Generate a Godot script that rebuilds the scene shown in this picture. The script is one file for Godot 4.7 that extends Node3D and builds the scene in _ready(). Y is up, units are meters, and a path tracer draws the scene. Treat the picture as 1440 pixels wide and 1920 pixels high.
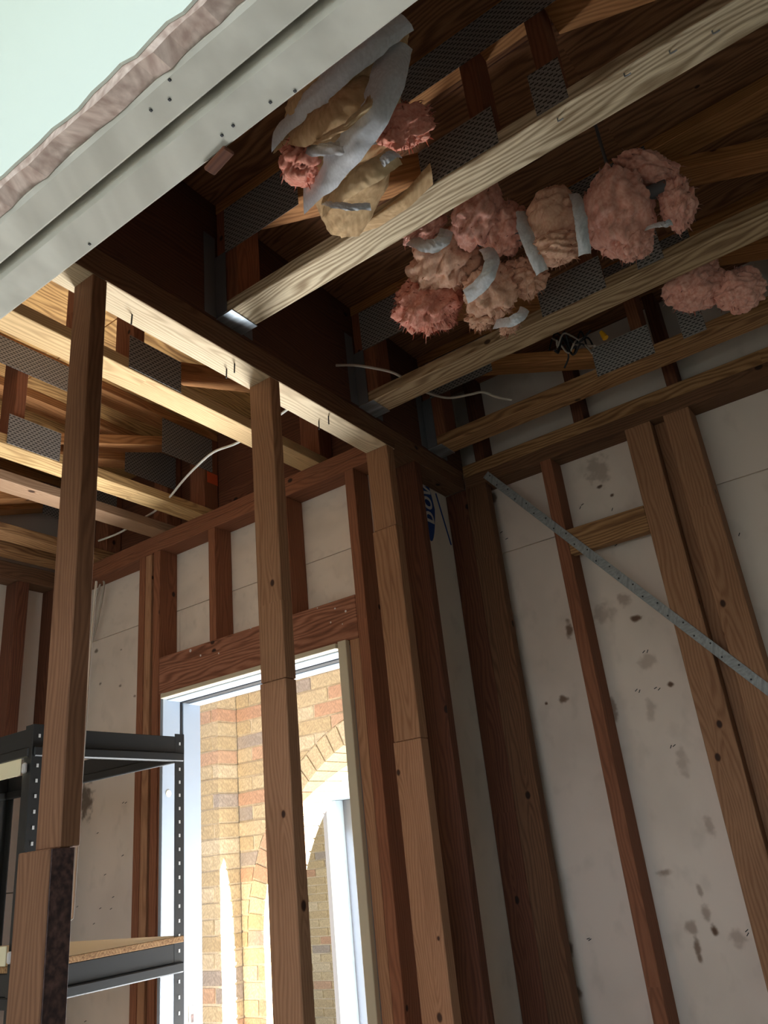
extends Node3D
# Opened-up house framing seen from a doorway, looking up. Metres; CAM_Y is the eye height above the floor.
# V(x, y, d): x along the joists, y above the eye, d away from the eye across the joists.
const CAM_Y := 1.40
const RIGHT := Vector3(0.80770399, -0.10092593, -0.58088572)
const UPV := Vector3(0.30878274, 0.91172459, 0.27094554)
const FWD := Vector3(-0.50226236, 0.39821128, -0.76756778)
const FOCAL := 1480.0
const YP := 1.256   # underside of the wall plates
const YT := 1.738   # underside of the subfloor

var rng := RandomNumberGenerator.new()
var M := {}
var names := {}

func V(x: float, y: float, d: float) -> Vector3:
	return Vector3(x, y + CAM_Y, -d)

func dir_of(px: float, py: float) -> Vector3:
	return RIGHT * (px - 720.0) - UPV * (py - 960.0) + FWD * FOCAL

func at_d(px: float, py: float, d: float) -> Vector3:   # where the sight line meets the upright plane d
	var r := dir_of(px, py)
	r *= d / -r.z
	return r + Vector3(0, CAM_Y, 0)

func at_x(px: float, py: float, x: float) -> Vector3:
	var r := dir_of(px, py)
	r *= x / r.x
	return r + Vector3(0, CAM_Y, 0)

func at_y(px: float, py: float, y: float) -> Vector3:
	var r := dir_of(px, py)
	r *= y / r.y
	return r + Vector3(0, CAM_Y, 0)

# ------------------------------------------------------------------ nodes
func numbered(n: String) -> String:
	if not names.has(n):
		names[n] = 0
		return n
	names[n] += 1
	return "%s_%03d" % [n, names[n]]

func thing(called: String, label: String, category: String, base: Vector3, group := "") -> Node3D:
	var o := Node3D.new()
	o.name = numbered(called)
	add_child(o)
	o.position = base
	tag(o, label, category, group)
	return o

func tag(o: Node3D, label: String, category: String, group := "") -> Node3D:
	o.set_meta("label", label)
	o.set_meta("category", category)
	if group != "":
		o.set_meta("group", group)
	return o

func structure(called: String, label: String, category: String, base := Vector3.ZERO) -> Node3D:
	var o := thing(called, label, category, base)
	o.set_meta("kind", "structure")
	return o

func part(parent: Node, called: String, mesh: Mesh, mat: Material, center: Vector3, basis := Basis()) -> MeshInstance3D:
	# center is in world metres
	var o := MeshInstance3D.new()
	o.mesh = mesh
	o.material_override = mat
	if parent == self:
		called = numbered(called)
	o.name = called
	parent.add_child(o, true)
	var chain := Transform3D()
	var p := parent
	while p != self:
		chain = (p as Node3D).transform * chain
		p = p.get_parent()
	o.transform = chain.affine_inverse() * Transform3D(basis, center)
	return o

# ------------------------------------------------------------------ shapes
func tri(st: SurfaceTool, p: Array, uv: Array, n: Vector3) -> void:
	var c: Vector3 = (p[1] - p[0]).cross(p[2] - p[0])
	var order := [0, 2, 1] if c.dot(n) > 0.0 else [0, 1, 2]
	for k in order:
		st.set_normal(n)
		st.set_uv(uv[k])
		st.add_vertex(p[k])

func quad(st: SurfaceTool, p: Array, uv: Array, n: Vector3) -> void:
	tri(st, [p[0], p[1], p[2]], [uv[0], uv[1], uv[2]], n)
	tri(st, [p[0], p[2], p[3]], [uv[0], uv[2], uv[3]], n)

# chamfered block; grain runs along axis g; planar = true lays 0..1 over the two largest sides instead
func block(size: Vector3, g := 0, c := 0.0018, planar := false) -> ArrayMesh:
	var st := SurfaceTool.new()
	st.begin(Mesh.PRIMITIVE_TRIANGLES)
	var h := size * 0.5
	c = minf(c, minf(h.x, minf(h.y, h.z)) * 0.6)
	var o1 := rng.randf()
	var o2 := rng.randf()
	var uvf := func(p: Vector3, a: int) -> Vector2:
		var b := (a + 1) % 3
		var e := (a + 2) % 3
		if planar:
			var bb := 0 if a != 0 else 2
			var ee := 1 if a != 1 else 2
			return Vector2(p[bb] / size[bb] + 0.5, 0.5 - p[ee] / size[ee])
		if a == g:
			return Vector2(p[b] / 2.4 + o1, p[e] / 0.3 + o2)
		var across := e if b == g else b
		return Vector2(p[g] / 2.4 + o1, p[across] / 0.3 + o2 + 0.37 * a)
	for a in 3:
		var b := (a + 1) % 3
		var e := (a + 2) % 3
		for s in [-1.0, 1.0]:
			var n := Vector3.ZERO
			n[a] = s
			var ps := []
			var us := []
			for q in [[-1, -1], [1, -1], [1, 1], [-1, 1]]:
				var p := Vector3.ZERO
				p[a] = s * h[a]
				p[b] = q[0] * (h[b] - c)
				p[e] = q[1] * (h[e] - c)
				ps.append(p)
				us.append(uvf.call(p, a))
			quad(st, ps, us, n)
	for a in 3:
		var b := (a + 1) % 3
		var e := (a + 2) % 3
		for sb in [-1.0, 1.0]:
			for se in [-1.0, 1.0]:
				var n := Vector3.ZERO
				n[b] = sb
				n[e] = se
				n = n.normalized()
				var ps := []
				var us := []
				for q in [[-1, 0], [1, 0], [1, 1], [-1, 1]]:
					var p := Vector3.ZERO
					p[a] = q[0] * (h[a] - c)
					p[b] = sb * (h[b] - (c if q[1] == 1 else 0.0))
					p[e] = se * (h[e] - (0.0 if q[1] == 1 else c))
					ps.append(p)
					us.append(uvf.call(p, b))
				quad(st, ps, us, n)
	for sx in [-1.0, 1.0]:
		for sy in [-1.0, 1.0]:
			for sz in [-1.0, 1.0]:
				var p1 := Vector3(sx * h.x, sy * (h.y - c), sz * (h.z - c))
				var p2 := Vector3(sx * (h.x - c), sy * h.y, sz * (h.z - c))
				var p3 := Vector3(sx * (h.x - c), sy * (h.y - c), sz * h.z)
				tri(st, [p1, p2, p3], [uvf.call(p1, 0), uvf.call(p2, 0), uvf.call(p3, 0)], Vector3(sx, sy, sz).normalized())
	return st.commit()

func box(parent: Node, called: String, mat: Material, x0: float, x1: float, y0: float, y1: float, d0: float, d1: float, g := -1, c := 0.0018, planar := false) -> MeshInstance3D:
	var s := Vector3(absf(x1 - x0), absf(y1 - y0), absf(d1 - d0))
	if g < 0:
		g = 0 if s.x >= s.y and s.x >= s.z else (1 if s.y >= s.z else 2)
	return part(parent, called, block(s, g, c, planar), mat, V((x0 + x1) / 2, (y0 + y1) / 2, (d0 + d1) / 2))

# a board from p to q (world), thick along "side", high along the third axis
func strut(parent: Node, called: String, mat: Material, p: Vector3, q: Vector3, side: Vector3, wide: float, high: float) -> MeshInstance3D:
	var a := (q - p).normalized()
	var s := (side - a * side.dot(a)).normalized()
	var u := s.cross(a).normalized()
	return part(parent, called, block(Vector3(p.distance_to(q), high, wide), 0), mat, (p + q) / 2, Basis(a, u, a.cross(u)))

func tube_mesh(pts: Array, r: float, sides := 8, smooth := true) -> ArrayMesh:
	var c := Curve3D.new()
	var n := pts.size()
	for i in n:
		var t := Vector3.ZERO
		if smooth and i > 0 and i < n - 1:
			t = (pts[i + 1] - pts[i - 1]) / 6.0
		c.add_point(pts[i], -t, t)
	c.bake_interval = 0.012
	var bp := c.get_baked_points()
	var st := SurfaceTool.new()
	st.begin(Mesh.PRIMITIVE_TRIANGLES)
	var rings := []
	var side := Vector3.UP
	for i in bp.size():
		var t := (bp[mini(i + 1, bp.size() - 1)] - bp[maxi(i - 1, 0)]).normalized()
		side = side - t * side.dot(t)
		if side.length() < 0.1:
			side = Vector3.RIGHT - t * t.x
		side = side.normalized()
		var o := t.cross(side)
		var ring := []
		for k in sides:
			var ang := TAU * k / sides
			var nn := side * cos(ang) + o * sin(ang)
			ring.append([bp[i] + nn * r, nn])
		rings.append(ring)
	for i in rings.size() - 1:
		for k in sides:
			var a: Array = rings[i][k]
			var b: Array = rings[i + 1][k]
			var e: Array = rings[i + 1][(k + 1) % sides]
			var f: Array = rings[i][(k + 1) % sides]
			smooth_tri(st, a, b, e)
			smooth_tri(st, a, e, f)
	for endi in [0, rings.size() - 1]:
		var cen: Vector3 = bp[endi]
		var out: Vector3 = (bp[0] - bp[1]).normalized() if endi == 0 else (bp[-1] - bp[-2]).normalized()
		for k in sides:
			tri(st, [cen, rings[endi][k][0], rings[endi][(k + 1) % sides][0]], [Vector2.ZERO, Vector2.ZERO, Vector2.ZERO], out)
	return st.commit()

func smooth_tri(st: SurfaceTool, a: Array, b: Array, c: Array) -> void:
	var n: Vector3 = a[1] + b[1] + c[1]
	var cr: Vector3 = (b[0] - a[0]).cross(c[0] - a[0])
	var order := [a, c, b] if cr.dot(n) > 0.0 else [a, b, c]
	for v in order:
		st.set_normal(v[1])
		st.set_uv(v[2] if v.size() > 2 else Vector2.ZERO)
		st.add_vertex(v[0])

# polygon in (x, y) drawn out from d0 to d1, in world metres
func extrude(poly: PackedVector2Array, d0: float, d1: float, origin := Vector2.ZERO) -> ArrayMesh:
	var st := SurfaceTool.new()
	st.begin(Mesh.PRIMITIVE_TRIANGLES)
	var idx := Geometry2D.triangulate_polygon(poly)
	var w := func(p: Vector2, d: float) -> Vector3:
		return Vector3(p.x - origin.x, p.y - origin.y, -(d - d0))
	for i in range(0, idx.size(), 3):
		var a := poly[idx[i]]
		var b := poly[idx[i + 1]]
		var c := poly[idx[i + 2]]
		tri(st, [w.call(a, d0), w.call(b, d0), w.call(c, d0)], [a, b, c], Vector3(0, 0, 1))
		tri(st, [w.call(a, d1), w.call(b, d1), w.call(c, d1)], [a, b, c], Vector3(0, 0, -1))
	var cw := Geometry2D.is_polygon_clockwise(poly)
	for i in poly.size():
		var a := poly[i]
		var b := poly[(i + 1) % poly.size()]
		var e := b - a
		var n := Vector3(e.y, -e.x, 0).normalized()
		if cw:
			n = -n
		quad(st, [w.call(a, d0), w.call(b, d0), w.call(b, d1), w.call(a, d1)], [a, b, b + Vector2(0, 0.1), a + Vector2(0, 0.1)], n)
	return st.commit()

# ------------------------------------------------------------------ materials
func mat(color: Color, rough := 0.85, tex: Texture2D = null, metal := 0.0) -> StandardMaterial3D:
	var m := StandardMaterial3D.new()
	m.albedo_color = color
	m.roughness = rough
	m.metallic = metal
	if tex:
		m.albedo_texture = tex
	return m

func rgb(r: int, g: int, b: int) -> Color:
	return Color(r / 255.0, g / 255.0, b / 255.0)

func wood_texture(seed_: int, freq: float, contrast: float, knots: int) -> ImageTexture:
	var w := 1024
	var h := 160
	var n := FastNoiseLite.new()
	n.seed = seed_
	n.noise_type = FastNoiseLite.TYPE_SIMPLEX_SMOOTH
	n.frequency = 1.0
	n.fractal_octaves = 2
	var r := RandomNumberGenerator.new()
	r.seed = seed_
	var ks := []
	for k in knots:
		ks.append([r.randf() * 2.4, r.randf() * 0.3, r.randf_range(0.006, 0.014)])
	var img := Image.create(w, h, false, Image.FORMAT_RGB8)
	for y in h:
		var v := 0.3 * y / h
		for x in w:
			var u := 2.4 * x / w
			var bend := 0.0
			var dark := 0.0
			for k in ks:
				var du: float = (u - k[0]) / 3.2
				var dv: float = v - k[1]
				var q: float = sqrt(du * du + dv * dv)
				bend += k[2] * 2.2 * exp(-q / (k[2] * 1.6)) * signf(dv)
				dark = maxf(dark, 1.0 - smoothstep(k[2] * 0.45, k[2] * 0.8, sqrt((u - k[0]) * (u - k[0]) * 0.5 + dv * dv)))
			var vv := (v + bend - 0.15) * 1.6 + 0.05 * n.get_noise_2d(u * 0.5, v * 2.0)
			var uu := 0.035 * (u - 1.2) + 0.03 * n.get_noise_2d(u * 0.8 + 60.0, v * 3.0)
			var ring := freq * sqrt(vv * vv + uu * uu) + n.get_noise_2d(u * 2.4, v * 12.0 + 31.0) * 1.5
			var g := 0.5 + 0.5 * sin(TAU * ring)
			g = pow(g, 1.7)
			var fibre := n.get_noise_2d(u * 14.0, v * 420.0)
			var cloud := n.get_noise_2d(u * 1.7 + 9.0, v * 5.0 + 4.0)
			var s := 1.0 - contrast * (0.55 * g + 0.22 * (fibre + 0.4) + 0.35 * maxf(cloud, 0.0))
			s = clampf(s, 0.08, 1.0) * (1.0 - 0.62 * dark)
			img.set_pixel(x, y, Color(s, pow(s, 1.22), pow(s, 1.45)))
	return ImageTexture.create_from_image(img)

func cloud_texture(seed_: int, lo: Color, hi: Color, scale: float, size := 256, octaves := 5) -> ImageTexture:
	var n := FastNoiseLite.new()
	n.seed = seed_
	n.fractal_octaves = octaves
	n.frequency = 1.0
	var img := Image.create(size, size, false, Image.FORMAT_RGB8)
	for y in size:
		for x in size:
			var ax := TAU * x / size
			var ay := TAU * y / size
			var t := n.get_noise_3d(cos(ax) * scale + sin(ay) * scale * 0.7, sin(ax) * scale, cos(ay) * scale)
			img.set_pixel(x, y, lo.lerp(hi, clampf(0.5 + t * 0.9, 0, 1)))
	return ImageTexture.create_from_image(img)

func plate_texture(seed_: int) -> ImageTexture:
	# truss connector steel: rows of punched slots
	var img := Image.create(128, 128, false, Image.FORMAT_RGB8)
	var r := RandomNumberGenerator.new()
	r.seed = seed_
	for y in 128:
		for x in 128:
			var s := 0.62 + r.randf() * 0.2
			var row := y / 8
			var xx := (x + (row % 2) * 8) % 16
			if y % 8 < 4 and xx < 9:
				s = 0.16 + r.randf() * 0.22
			elif y % 8 == 4 and xx < 10:
				s = 0.95
			img.set_pixel(x, y, Color(s, s, s))
	return ImageTexture.create_from_image(img)

func triplanar(m: StandardMaterial3D, scale: float) -> StandardMaterial3D:
	m.uv1_triplanar = true
	m.uv1_scale = Vector3.ONE * scale
	return m

# white foam board with the stains that the photograph shows; marks are [u, v, radius in u, stretch, darkness, hue]
func board_texture(seed_: int, w: int, h: int, metres: Vector2, marks: Array) -> ImageTexture:
	var n := FastNoiseLite.new()
	n.seed = seed_
	n.fractal_octaves = 4
	n.frequency = 1.0
	var img := Image.create(w, h, false, Image.FORMAT_RGB8)
	for y in h:
		for x in w:
			var u := metres.x * x / w
			var v := metres.y * y / h
			var t := 1.0 - 0.07 * maxf(0, n.get_noise_2d(u * 2.6, v * 2.0) + 0.1)
			t -= 0.10 * pow(maxf(0, n.get_noise_2d(u * 9.0, v * 6.0 + 40.0) - 0.22), 1.0)
			img.set_pixel(x, y, Color(t, t * (0.985 + 0.015 * t), t * (0.95 + 0.05 * t)))
	for k in marks:
		var cx := int(k[0] * w)
		var cy := int(k[1] * h)
		var rx: float = k[2] / metres.x * w
		var ry: float = k[2] * k[3] / metres.y * h
		for y in range(maxi(0, cy - int(ry * 1.6) - 2), mini(h, cy + int(ry * 1.6) + 3)):
			for x in range(maxi(0, cx - int(rx * 1.6) - 2), mini(w, cx + int(rx * 1.6) + 3)):
				var q := Vector2((x - cx) / rx, (y - cy) / ry).length()
				q += 0.55 * n.get_noise_2d(x * 0.09 + cx, y * 0.09)
				var f: float = k[4] * (1.0 - smoothstep(0.35, 1.0, q))
				if f > 0.0:
					var p := img.get_pixel(x, y)
					img.set_pixel(x, y, p.lerp(k[5], f))
	return ImageTexture.create_from_image(img)

func make_materials() -> void:
	var g1 := wood_texture(11, 60.0, 0.24, 5)
	var g2 := wood_texture(23, 60.0, 0.32, 4)
	var g3 := wood_texture(37, 80.0, 0.22, 6)
	var g4 := wood_texture(53, 38.0, 0.46, 4)
	M.stud = mat(rgb(164, 120, 88), 0.8, g1)
	M.stud_b = mat(rgb(174, 128, 96), 0.8, g3)
	M.stud_dimmed = mat(rgb(136, 94, 66), 0.8, g1)  # stud wood darkened to offset the strong light near the window
	M.stud_red = mat(rgb(146, 92, 64), 0.8, g1)
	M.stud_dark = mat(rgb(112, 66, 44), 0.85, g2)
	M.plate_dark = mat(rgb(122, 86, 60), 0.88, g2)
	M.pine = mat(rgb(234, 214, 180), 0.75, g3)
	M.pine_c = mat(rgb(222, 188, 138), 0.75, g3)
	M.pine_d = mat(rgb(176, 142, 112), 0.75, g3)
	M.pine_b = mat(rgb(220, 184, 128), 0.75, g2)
	M.chord = mat(rgb(238, 222, 190), 0.8, g4)
	M.chord_c = mat(rgb(194, 168, 132), 0.8, g4)
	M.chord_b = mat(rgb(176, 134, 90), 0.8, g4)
	M.web = mat(rgb(196, 138, 84), 0.8, g2)
	M.rim = mat(rgb(92, 56, 36), 0.85, g2)
	M.header = mat(rgb(166, 112, 88), 0.85, g4)
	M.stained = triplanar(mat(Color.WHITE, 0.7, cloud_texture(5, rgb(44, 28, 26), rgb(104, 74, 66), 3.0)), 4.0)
	M.plywood = mat(rgb(206, 160, 98), 0.8, g4)
	M.plywood_shaded = mat(rgb(150, 104, 70), 0.9, g4)  # plywood darkened, the right room's shade is put into its colour
	M.dusty = triplanar(mat(Color.WHITE, 0.95, cloud_texture(8, rgb(196, 192, 180), rgb(228, 224, 212), 2.2)), 1.1)
	M.drywall = mat(rgb(228, 238, 228), 0.9)
	M.torn = triplanar(mat(Color.WHITE, 1.0, cloud_texture(9, rgb(176, 150, 138), rgb(226, 206, 194), 3.0)), 5.0)
	M.foam = mat(rgb(226, 210, 197), 0.8)
	M.plate_steel = triplanar(mat(rgb(210, 204, 198), 0.6, plate_texture(3), 0.1), 7.5)
	M.zinc = mat(rgb(196, 206, 214), 0.38, cloud_texture(4, rgb(176, 176, 176), rgb(255, 255, 255), 2.0), 0.8)
	M.zinc_dull = triplanar(mat(rgb(160, 162, 162), 0.6, cloud_texture(6, rgb(206, 206, 206), rgb(255, 255, 255), 2.5), 0.2), 6.0)
	M.hanger_dark = mat(rgb(104, 104, 108), 0.6, null, 0.2)
	M.white_metal = mat(rgb(146, 158, 172), 0.45)
	M.beige = mat(rgb(196, 184, 160), 0.7)
	M.gasket = mat(rgb(28, 28, 30), 0.8)
	M.rack = mat(rgb(18, 19, 20), 0.6, null, 0.0)
	M.slot = mat(rgb(205, 205, 205), 0.6)
	M.particle = triplanar(mat(Color.WHITE, 0.9, cloud_texture(17, rgb(112, 78, 48), rgb(190, 150, 104), 6.0)), 8.0)
	M.board_top = mat(rgb(232, 208, 168), 0.8)
	M.cream = mat(rgb(232, 220, 186), 0.6)
	M.cable = mat(rgb(226, 222, 212), 0.6)
	M.cable_grey = mat(rgb(176, 164, 150), 0.6)
	M.wire = mat(rgb(30, 30, 34), 0.6)
	M.yellow = mat(rgb(230, 170, 30), 0.5)
	M.orange = mat(rgb(214, 92, 50), 0.7)
	M.print = mat(rgb(24, 62, 128), 0.7)
	M.letter = mat(rgb(206, 200, 198), 0.7)
	var pt := cloud_texture(21, rgb(222, 146, 126), rgb(252, 204, 186), 3.2)
	M.pink = triplanar(mat(Color.WHITE, 1.0, pt), 5.0)
	M.pink.rim_enabled = true
	M.pink.rim = 0.35
	M.pink_tan = triplanar(mat(Color.WHITE, 1.0, cloud_texture(22, rgb(226, 166, 138), rgb(252, 216, 188), 3.2)), 6.0)
	M.pink_red = triplanar(mat(Color.WHITE, 1.0, cloud_texture(25, rgb(218, 128, 108), rgb(250, 190, 168), 3.0)), 7.0)
	M.tuft = mat(rgb(236, 184, 160), 1.0)
	M.tape = triplanar(mat(rgb(240, 244, 250), 0.36, cloud_texture(26, rgb(222, 222, 222), rgb(255, 255, 255), 2.6), 0.0), 9.0)
	M.kraft = triplanar(mat(Color.WHITE, 0.85, cloud_texture(27, rgb(182, 146, 104), rgb(222, 190, 146), 2.6)), 5.0)
	M.kraft_pale = triplanar(mat(Color.WHITE, 0.85, cloud_texture(28, rgb(206, 174, 130), rgb(236, 208, 166), 2.6)), 5.0)
	M.concrete = triplanar(mat(Color.WHITE, 0.95, cloud_texture(31, rgb(126, 124, 120), rgb(152, 150, 146), 2.4)), 0.6)
	M.floor = triplanar(mat(Color.WHITE, 0.9, cloud_texture(32, rgb(112, 110, 106), rgb(140, 138, 134), 2.4)), 0.7)
	M.column = mat(rgb(176, 196, 214), 0.5)
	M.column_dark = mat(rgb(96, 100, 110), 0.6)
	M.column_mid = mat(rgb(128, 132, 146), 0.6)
	M.mortar = triplanar(mat(Color.WHITE, 0.95, cloud_texture(33, rgb(180, 168, 142), rgb(206, 194, 170), 3.0)), 3.0)
	var bt := cloud_texture(34, rgb(196, 196, 196), rgb(255, 255, 255), 3.0)
	M.bricks = []
	for c in [rgb(200, 182, 146), rgb(192, 172, 134), rgb(206, 190, 158), rgb(198, 180, 144), rgb(196, 162, 132), rgb(192, 154, 124), rgb(168, 156, 142)]:
		M.bricks.append(triplanar(mat(c, 0.95, bt), 5.0))

# ------------------------------------------------------------------ framing helpers
func stud(label: String, m: Material, x0: float, x1: float, y0: float, y1: float, d0: float, d1: float, called := "wall_stud", group := "", category := "stud") -> MeshInstance3D:
	var o := box(self, called, m, x0, x1, y0, y1, d0, d1)
	tag(o, label, category, group)
	return o

# open-web floor truss; s runs along it from its end at the wall, w across it
func truss(called: String, label: String, group: String, along_x: bool, end: float, lateral: float, y0: float, length: float, m: Material, extra: float, seatless := false) -> Node3D:
	var f := func(s: float, y: float, w: float) -> Vector3:
		return V(end + s, y, lateral + w) if along_x else V(lateral - w, y, end - s)
	var t := thing(called, label, "truss", f.call(0.0, y0, 0.0), group)
	var bx := func(n: String, mm: Material, s0: float, s1: float, ya: float, yb: float, w0: float, w1: float) -> void:
		var a: Vector3 = f.call(s0, ya, w0)
		var b: Vector3 = f.call(s1, yb, w1)
		var size := (b - a).abs()
		var g := 0 if size.x >= size.y and size.x >= size.z else (1 if size.y >= size.z else 2)
		part(t, n, block(size, g, minf(0.0018, size[size.min_axis_index()] * 0.4)), mm, (a + b) / 2)
	var side: Vector3 = (f.call(0.0, 0.0, 1.0) - f.call(0.0, 0.0, 0.0))
	bx.call("bottom_chord", m, 0.0, length, y0, y0 + 0.038, 0.0, 0.089)
	bx.call("top_chord", M.web, 0.0, length, YT - 0.038, YT - 0.0005, 0.0, 0.089)
	bx.call("end_upright", M.stud_red, 0.002, 0.078, y0 + 0.0385, YT - 0.0385, 0.001, 0.088)
	var web := func(s0: float, ya: float, s1: float, yb: float) -> void:
		strut(t, "web", M.web, f.call(s0, ya, 0.0445), f.call(s1, yb, 0.0445), side, 0.086, 0.038)
	web.call(0.10, YT - 0.075, 0.73 + extra, y0 + 0.072)
	for s in [0.79 + extra, 0.955 + extra]:
		bx.call("web_post", M.stud_red, s, s + 0.038, y0 + 0.0385, YT - 0.0385, 0.002, 0.087)
	web.call(1.01 + extra, YT - 0.085, 1.62 + extra, y0 + 0.075)
	web.call(1.68 + extra, y0 + 0.075, 2.25 + extra, YT - 0.085)
	# pressed steel connector plates on the near side
	for p in [[0.035, 0.30, YT - 0.20, YT - 0.045], [0.655 + extra, 0.845 + extra, y0 + 0.006, y0 + 0.115], [0.62 + extra, 1.04 + extra, YT - 0.115, YT - 0.01], [0.935 + extra, 1.005 + extra, y0 + 0.012, y0 + 0.13], [1.54 + extra, 1.75 + extra, y0 + 0.006, y0 + 0.115]]:
		bx.call("connector_plate", M.plate_steel, p[0], p[1], p[2], p[3], -0.0022, -0.0004)
	return t

func hanger(label: String, y0: float, d0: float) -> void:
	var t := thing("joist_hanger", label, "joist hanger", V(-1.2465, y0, d0), "steel joist hangers on the rim board")
	box(t, "seat", M.zinc, -1.2465, -1.188, y0 - 0.0032, y0 - 0.0006, d0 - 0.003, d0 + 0.092, 0, 0.0004)
	box(t, "flange", M.hanger_dark, -1.2465, -1.2445, y0, y0 + 0.27, d0 - 0.044, d0 - 0.0032, 1, 0.0004)
	box(t, "side_strap", M.hanger_dark, -1.2440, -1.205, y0, y0 + 0.20, d0 - 0.0052, d0 - 0.0030, 1, 0.0004)
	box(t, "flange", M.hanger_dark, -1.2465, -1.2445, y0, y0 + 0.27, d0 + 0.0925, d0 + 0.132, 1, 0.0004)

# ------------------------------------------------------------------ fluffy insulation
func wool(center: Vector3, radii: Vector3, basis: Basis, seed_: int, rough: float, folds: float, shag := 0.0, fine := 44) -> ArrayMesh:
	var n := FastNoiseLite.new()
	n.seed = seed_
	n.frequency = 1.0
	n.fractal_octaves = 4
	var f := FastNoiseLite.new()
	f.seed = seed_ + 7
	f.frequency = 1.0
	f.fractal_type = FastNoiseLite.FRACTAL_RIDGED
	f.fractal_octaves = 1
	var grid := []
	var rows := fine
	var cols := fine * 2
	for i in rows + 1:
		var line := []
		var th := PI * i / rows
		for k in cols + 1:
			var ph := TAU * (k % cols) / cols
			var u := Vector3(sin(th) * cos(ph), cos(th), sin(th) * sin(ph))
			var q := u * 1.3
			var wq := q + 0.35 * Vector3(n.get_noise_3dv(q * 1.1 + Vector3(9, 0, 0)), n.get_noise_3dv(q * 1.1 + Vector3(0, 9, 0)), n.get_noise_3dv(q * 1.1 + Vector3(0, 0, 9)))
			var crease := pow(maxf(0.0, f.get_noise_3dv(Vector3(wq.x * 0.55, wq.y * 1.5, wq.z * 0.55)) * 0.5 + 0.5), 5.0)
			var disp := 1.0 + rough * 0.8 * n.get_noise_3dv(q * 1.3) + 0.025 * n.get_noise_3dv(wq * 7.0) - folds * 0.62 * crease + folds * 0.1
			line.append(basis * (u * radii * disp))
		grid.append(line)
	var st := SurfaceTool.new()
	st.begin(Mesh.PRIMITIVE_TRIANGLES)
	st.set_smooth_group(0)
	for i in rows:
		for k in cols:
			var a: Vector3 = grid[i][k]
			var b: Vector3 = grid[i + 1][k]
			var c: Vector3 = grid[i + 1][k + 1]
			var d: Vector3 = grid[i][k + 1]
			for v in ([a, c, b, a, d, c]):
				st.add_vertex(v)
	st.index()
	st.generate_normals()
	var m := st.commit()
	if shag > 0.0:
		var s2 := SurfaceTool.new()
		s2.begin(Mesh.PRIMITIVE_TRIANGLES)
		var r := RandomNumberGenerator.new()
		r.seed = seed_
		for j in int(600 * shag):
			var i := r.randi_range(3, rows - 3)
			var k := r.randi_range(0, cols - 1)
			var p: Vector3 = grid[i][k]
			var o := (p / maxf(0.001, p.length()) + Vector3(r.randf_range(-0.6, 0.6), r.randf_range(-0.9, 0.3), r.randf_range(-0.6, 0.6))).normalized()
			var s := o.cross(Vector3(r.randf() - 0.5, r.randf() - 0.5, r.randf() - 0.5)).normalized()
			var l := r.randf_range(0.007, 0.016) * (1.0 + 0.30 * shag)
			var w := r.randf_range(0.0008, 0.0024)
			var mid := p + o * l * 0.5 + s * l * r.randf_range(-0.15, 0.15)
			var tip := p + o * l + Vector3(0, -l * 0.25, 0)
			var nn := (p / maxf(0.001, p.length())).normalized()
			tri(s2, [p - s * w - o * 0.004, p + s * w - o * 0.004, mid + s * w * 0.8], [Vector2.ZERO, Vector2.ZERO, Vector2.ZERO], nn)
			tri(s2, [p - s * w - o * 0.004, mid + s * w * 0.8, mid - s * w * 0.8], [Vector2.ZERO, Vector2.ZERO, Vector2.ZERO], nn)
			tri(s2, [mid - s * w * 0.8, mid + s * w * 0.8, tip], [Vector2.ZERO, Vector2.ZERO, Vector2.ZERO], nn)
		s2.index()
		s2.append_from(m, 0, Transform3D())
		m = s2.commit()
	return m

# a lump seen at (px, py) on the upright plane d, with half sizes in picture pixels across and along, turned by "roll"
func lump(parent: Node3D, called: String, m: Material, px: float, py: float, d: float, rx: float, ry: float, rz: float, roll: float, seed_: int, rough := 0.35, folds := 0.25, shag := 0.12) -> MeshInstance3D:
	var p := at_d(px, py, d)
	var depth := (p - Vector3(0, CAM_Y, 0)).dot(FWD)
	var k := depth / FOCAL
	var b := Basis(RIGHT, UPV, -FWD) * Basis(Vector3(0, 0, 1), roll)
	return part(parent, called, wool(p, Vector3(rx, ry, rz) * k, b, seed_, rough, folds, shag), m, p)

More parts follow.
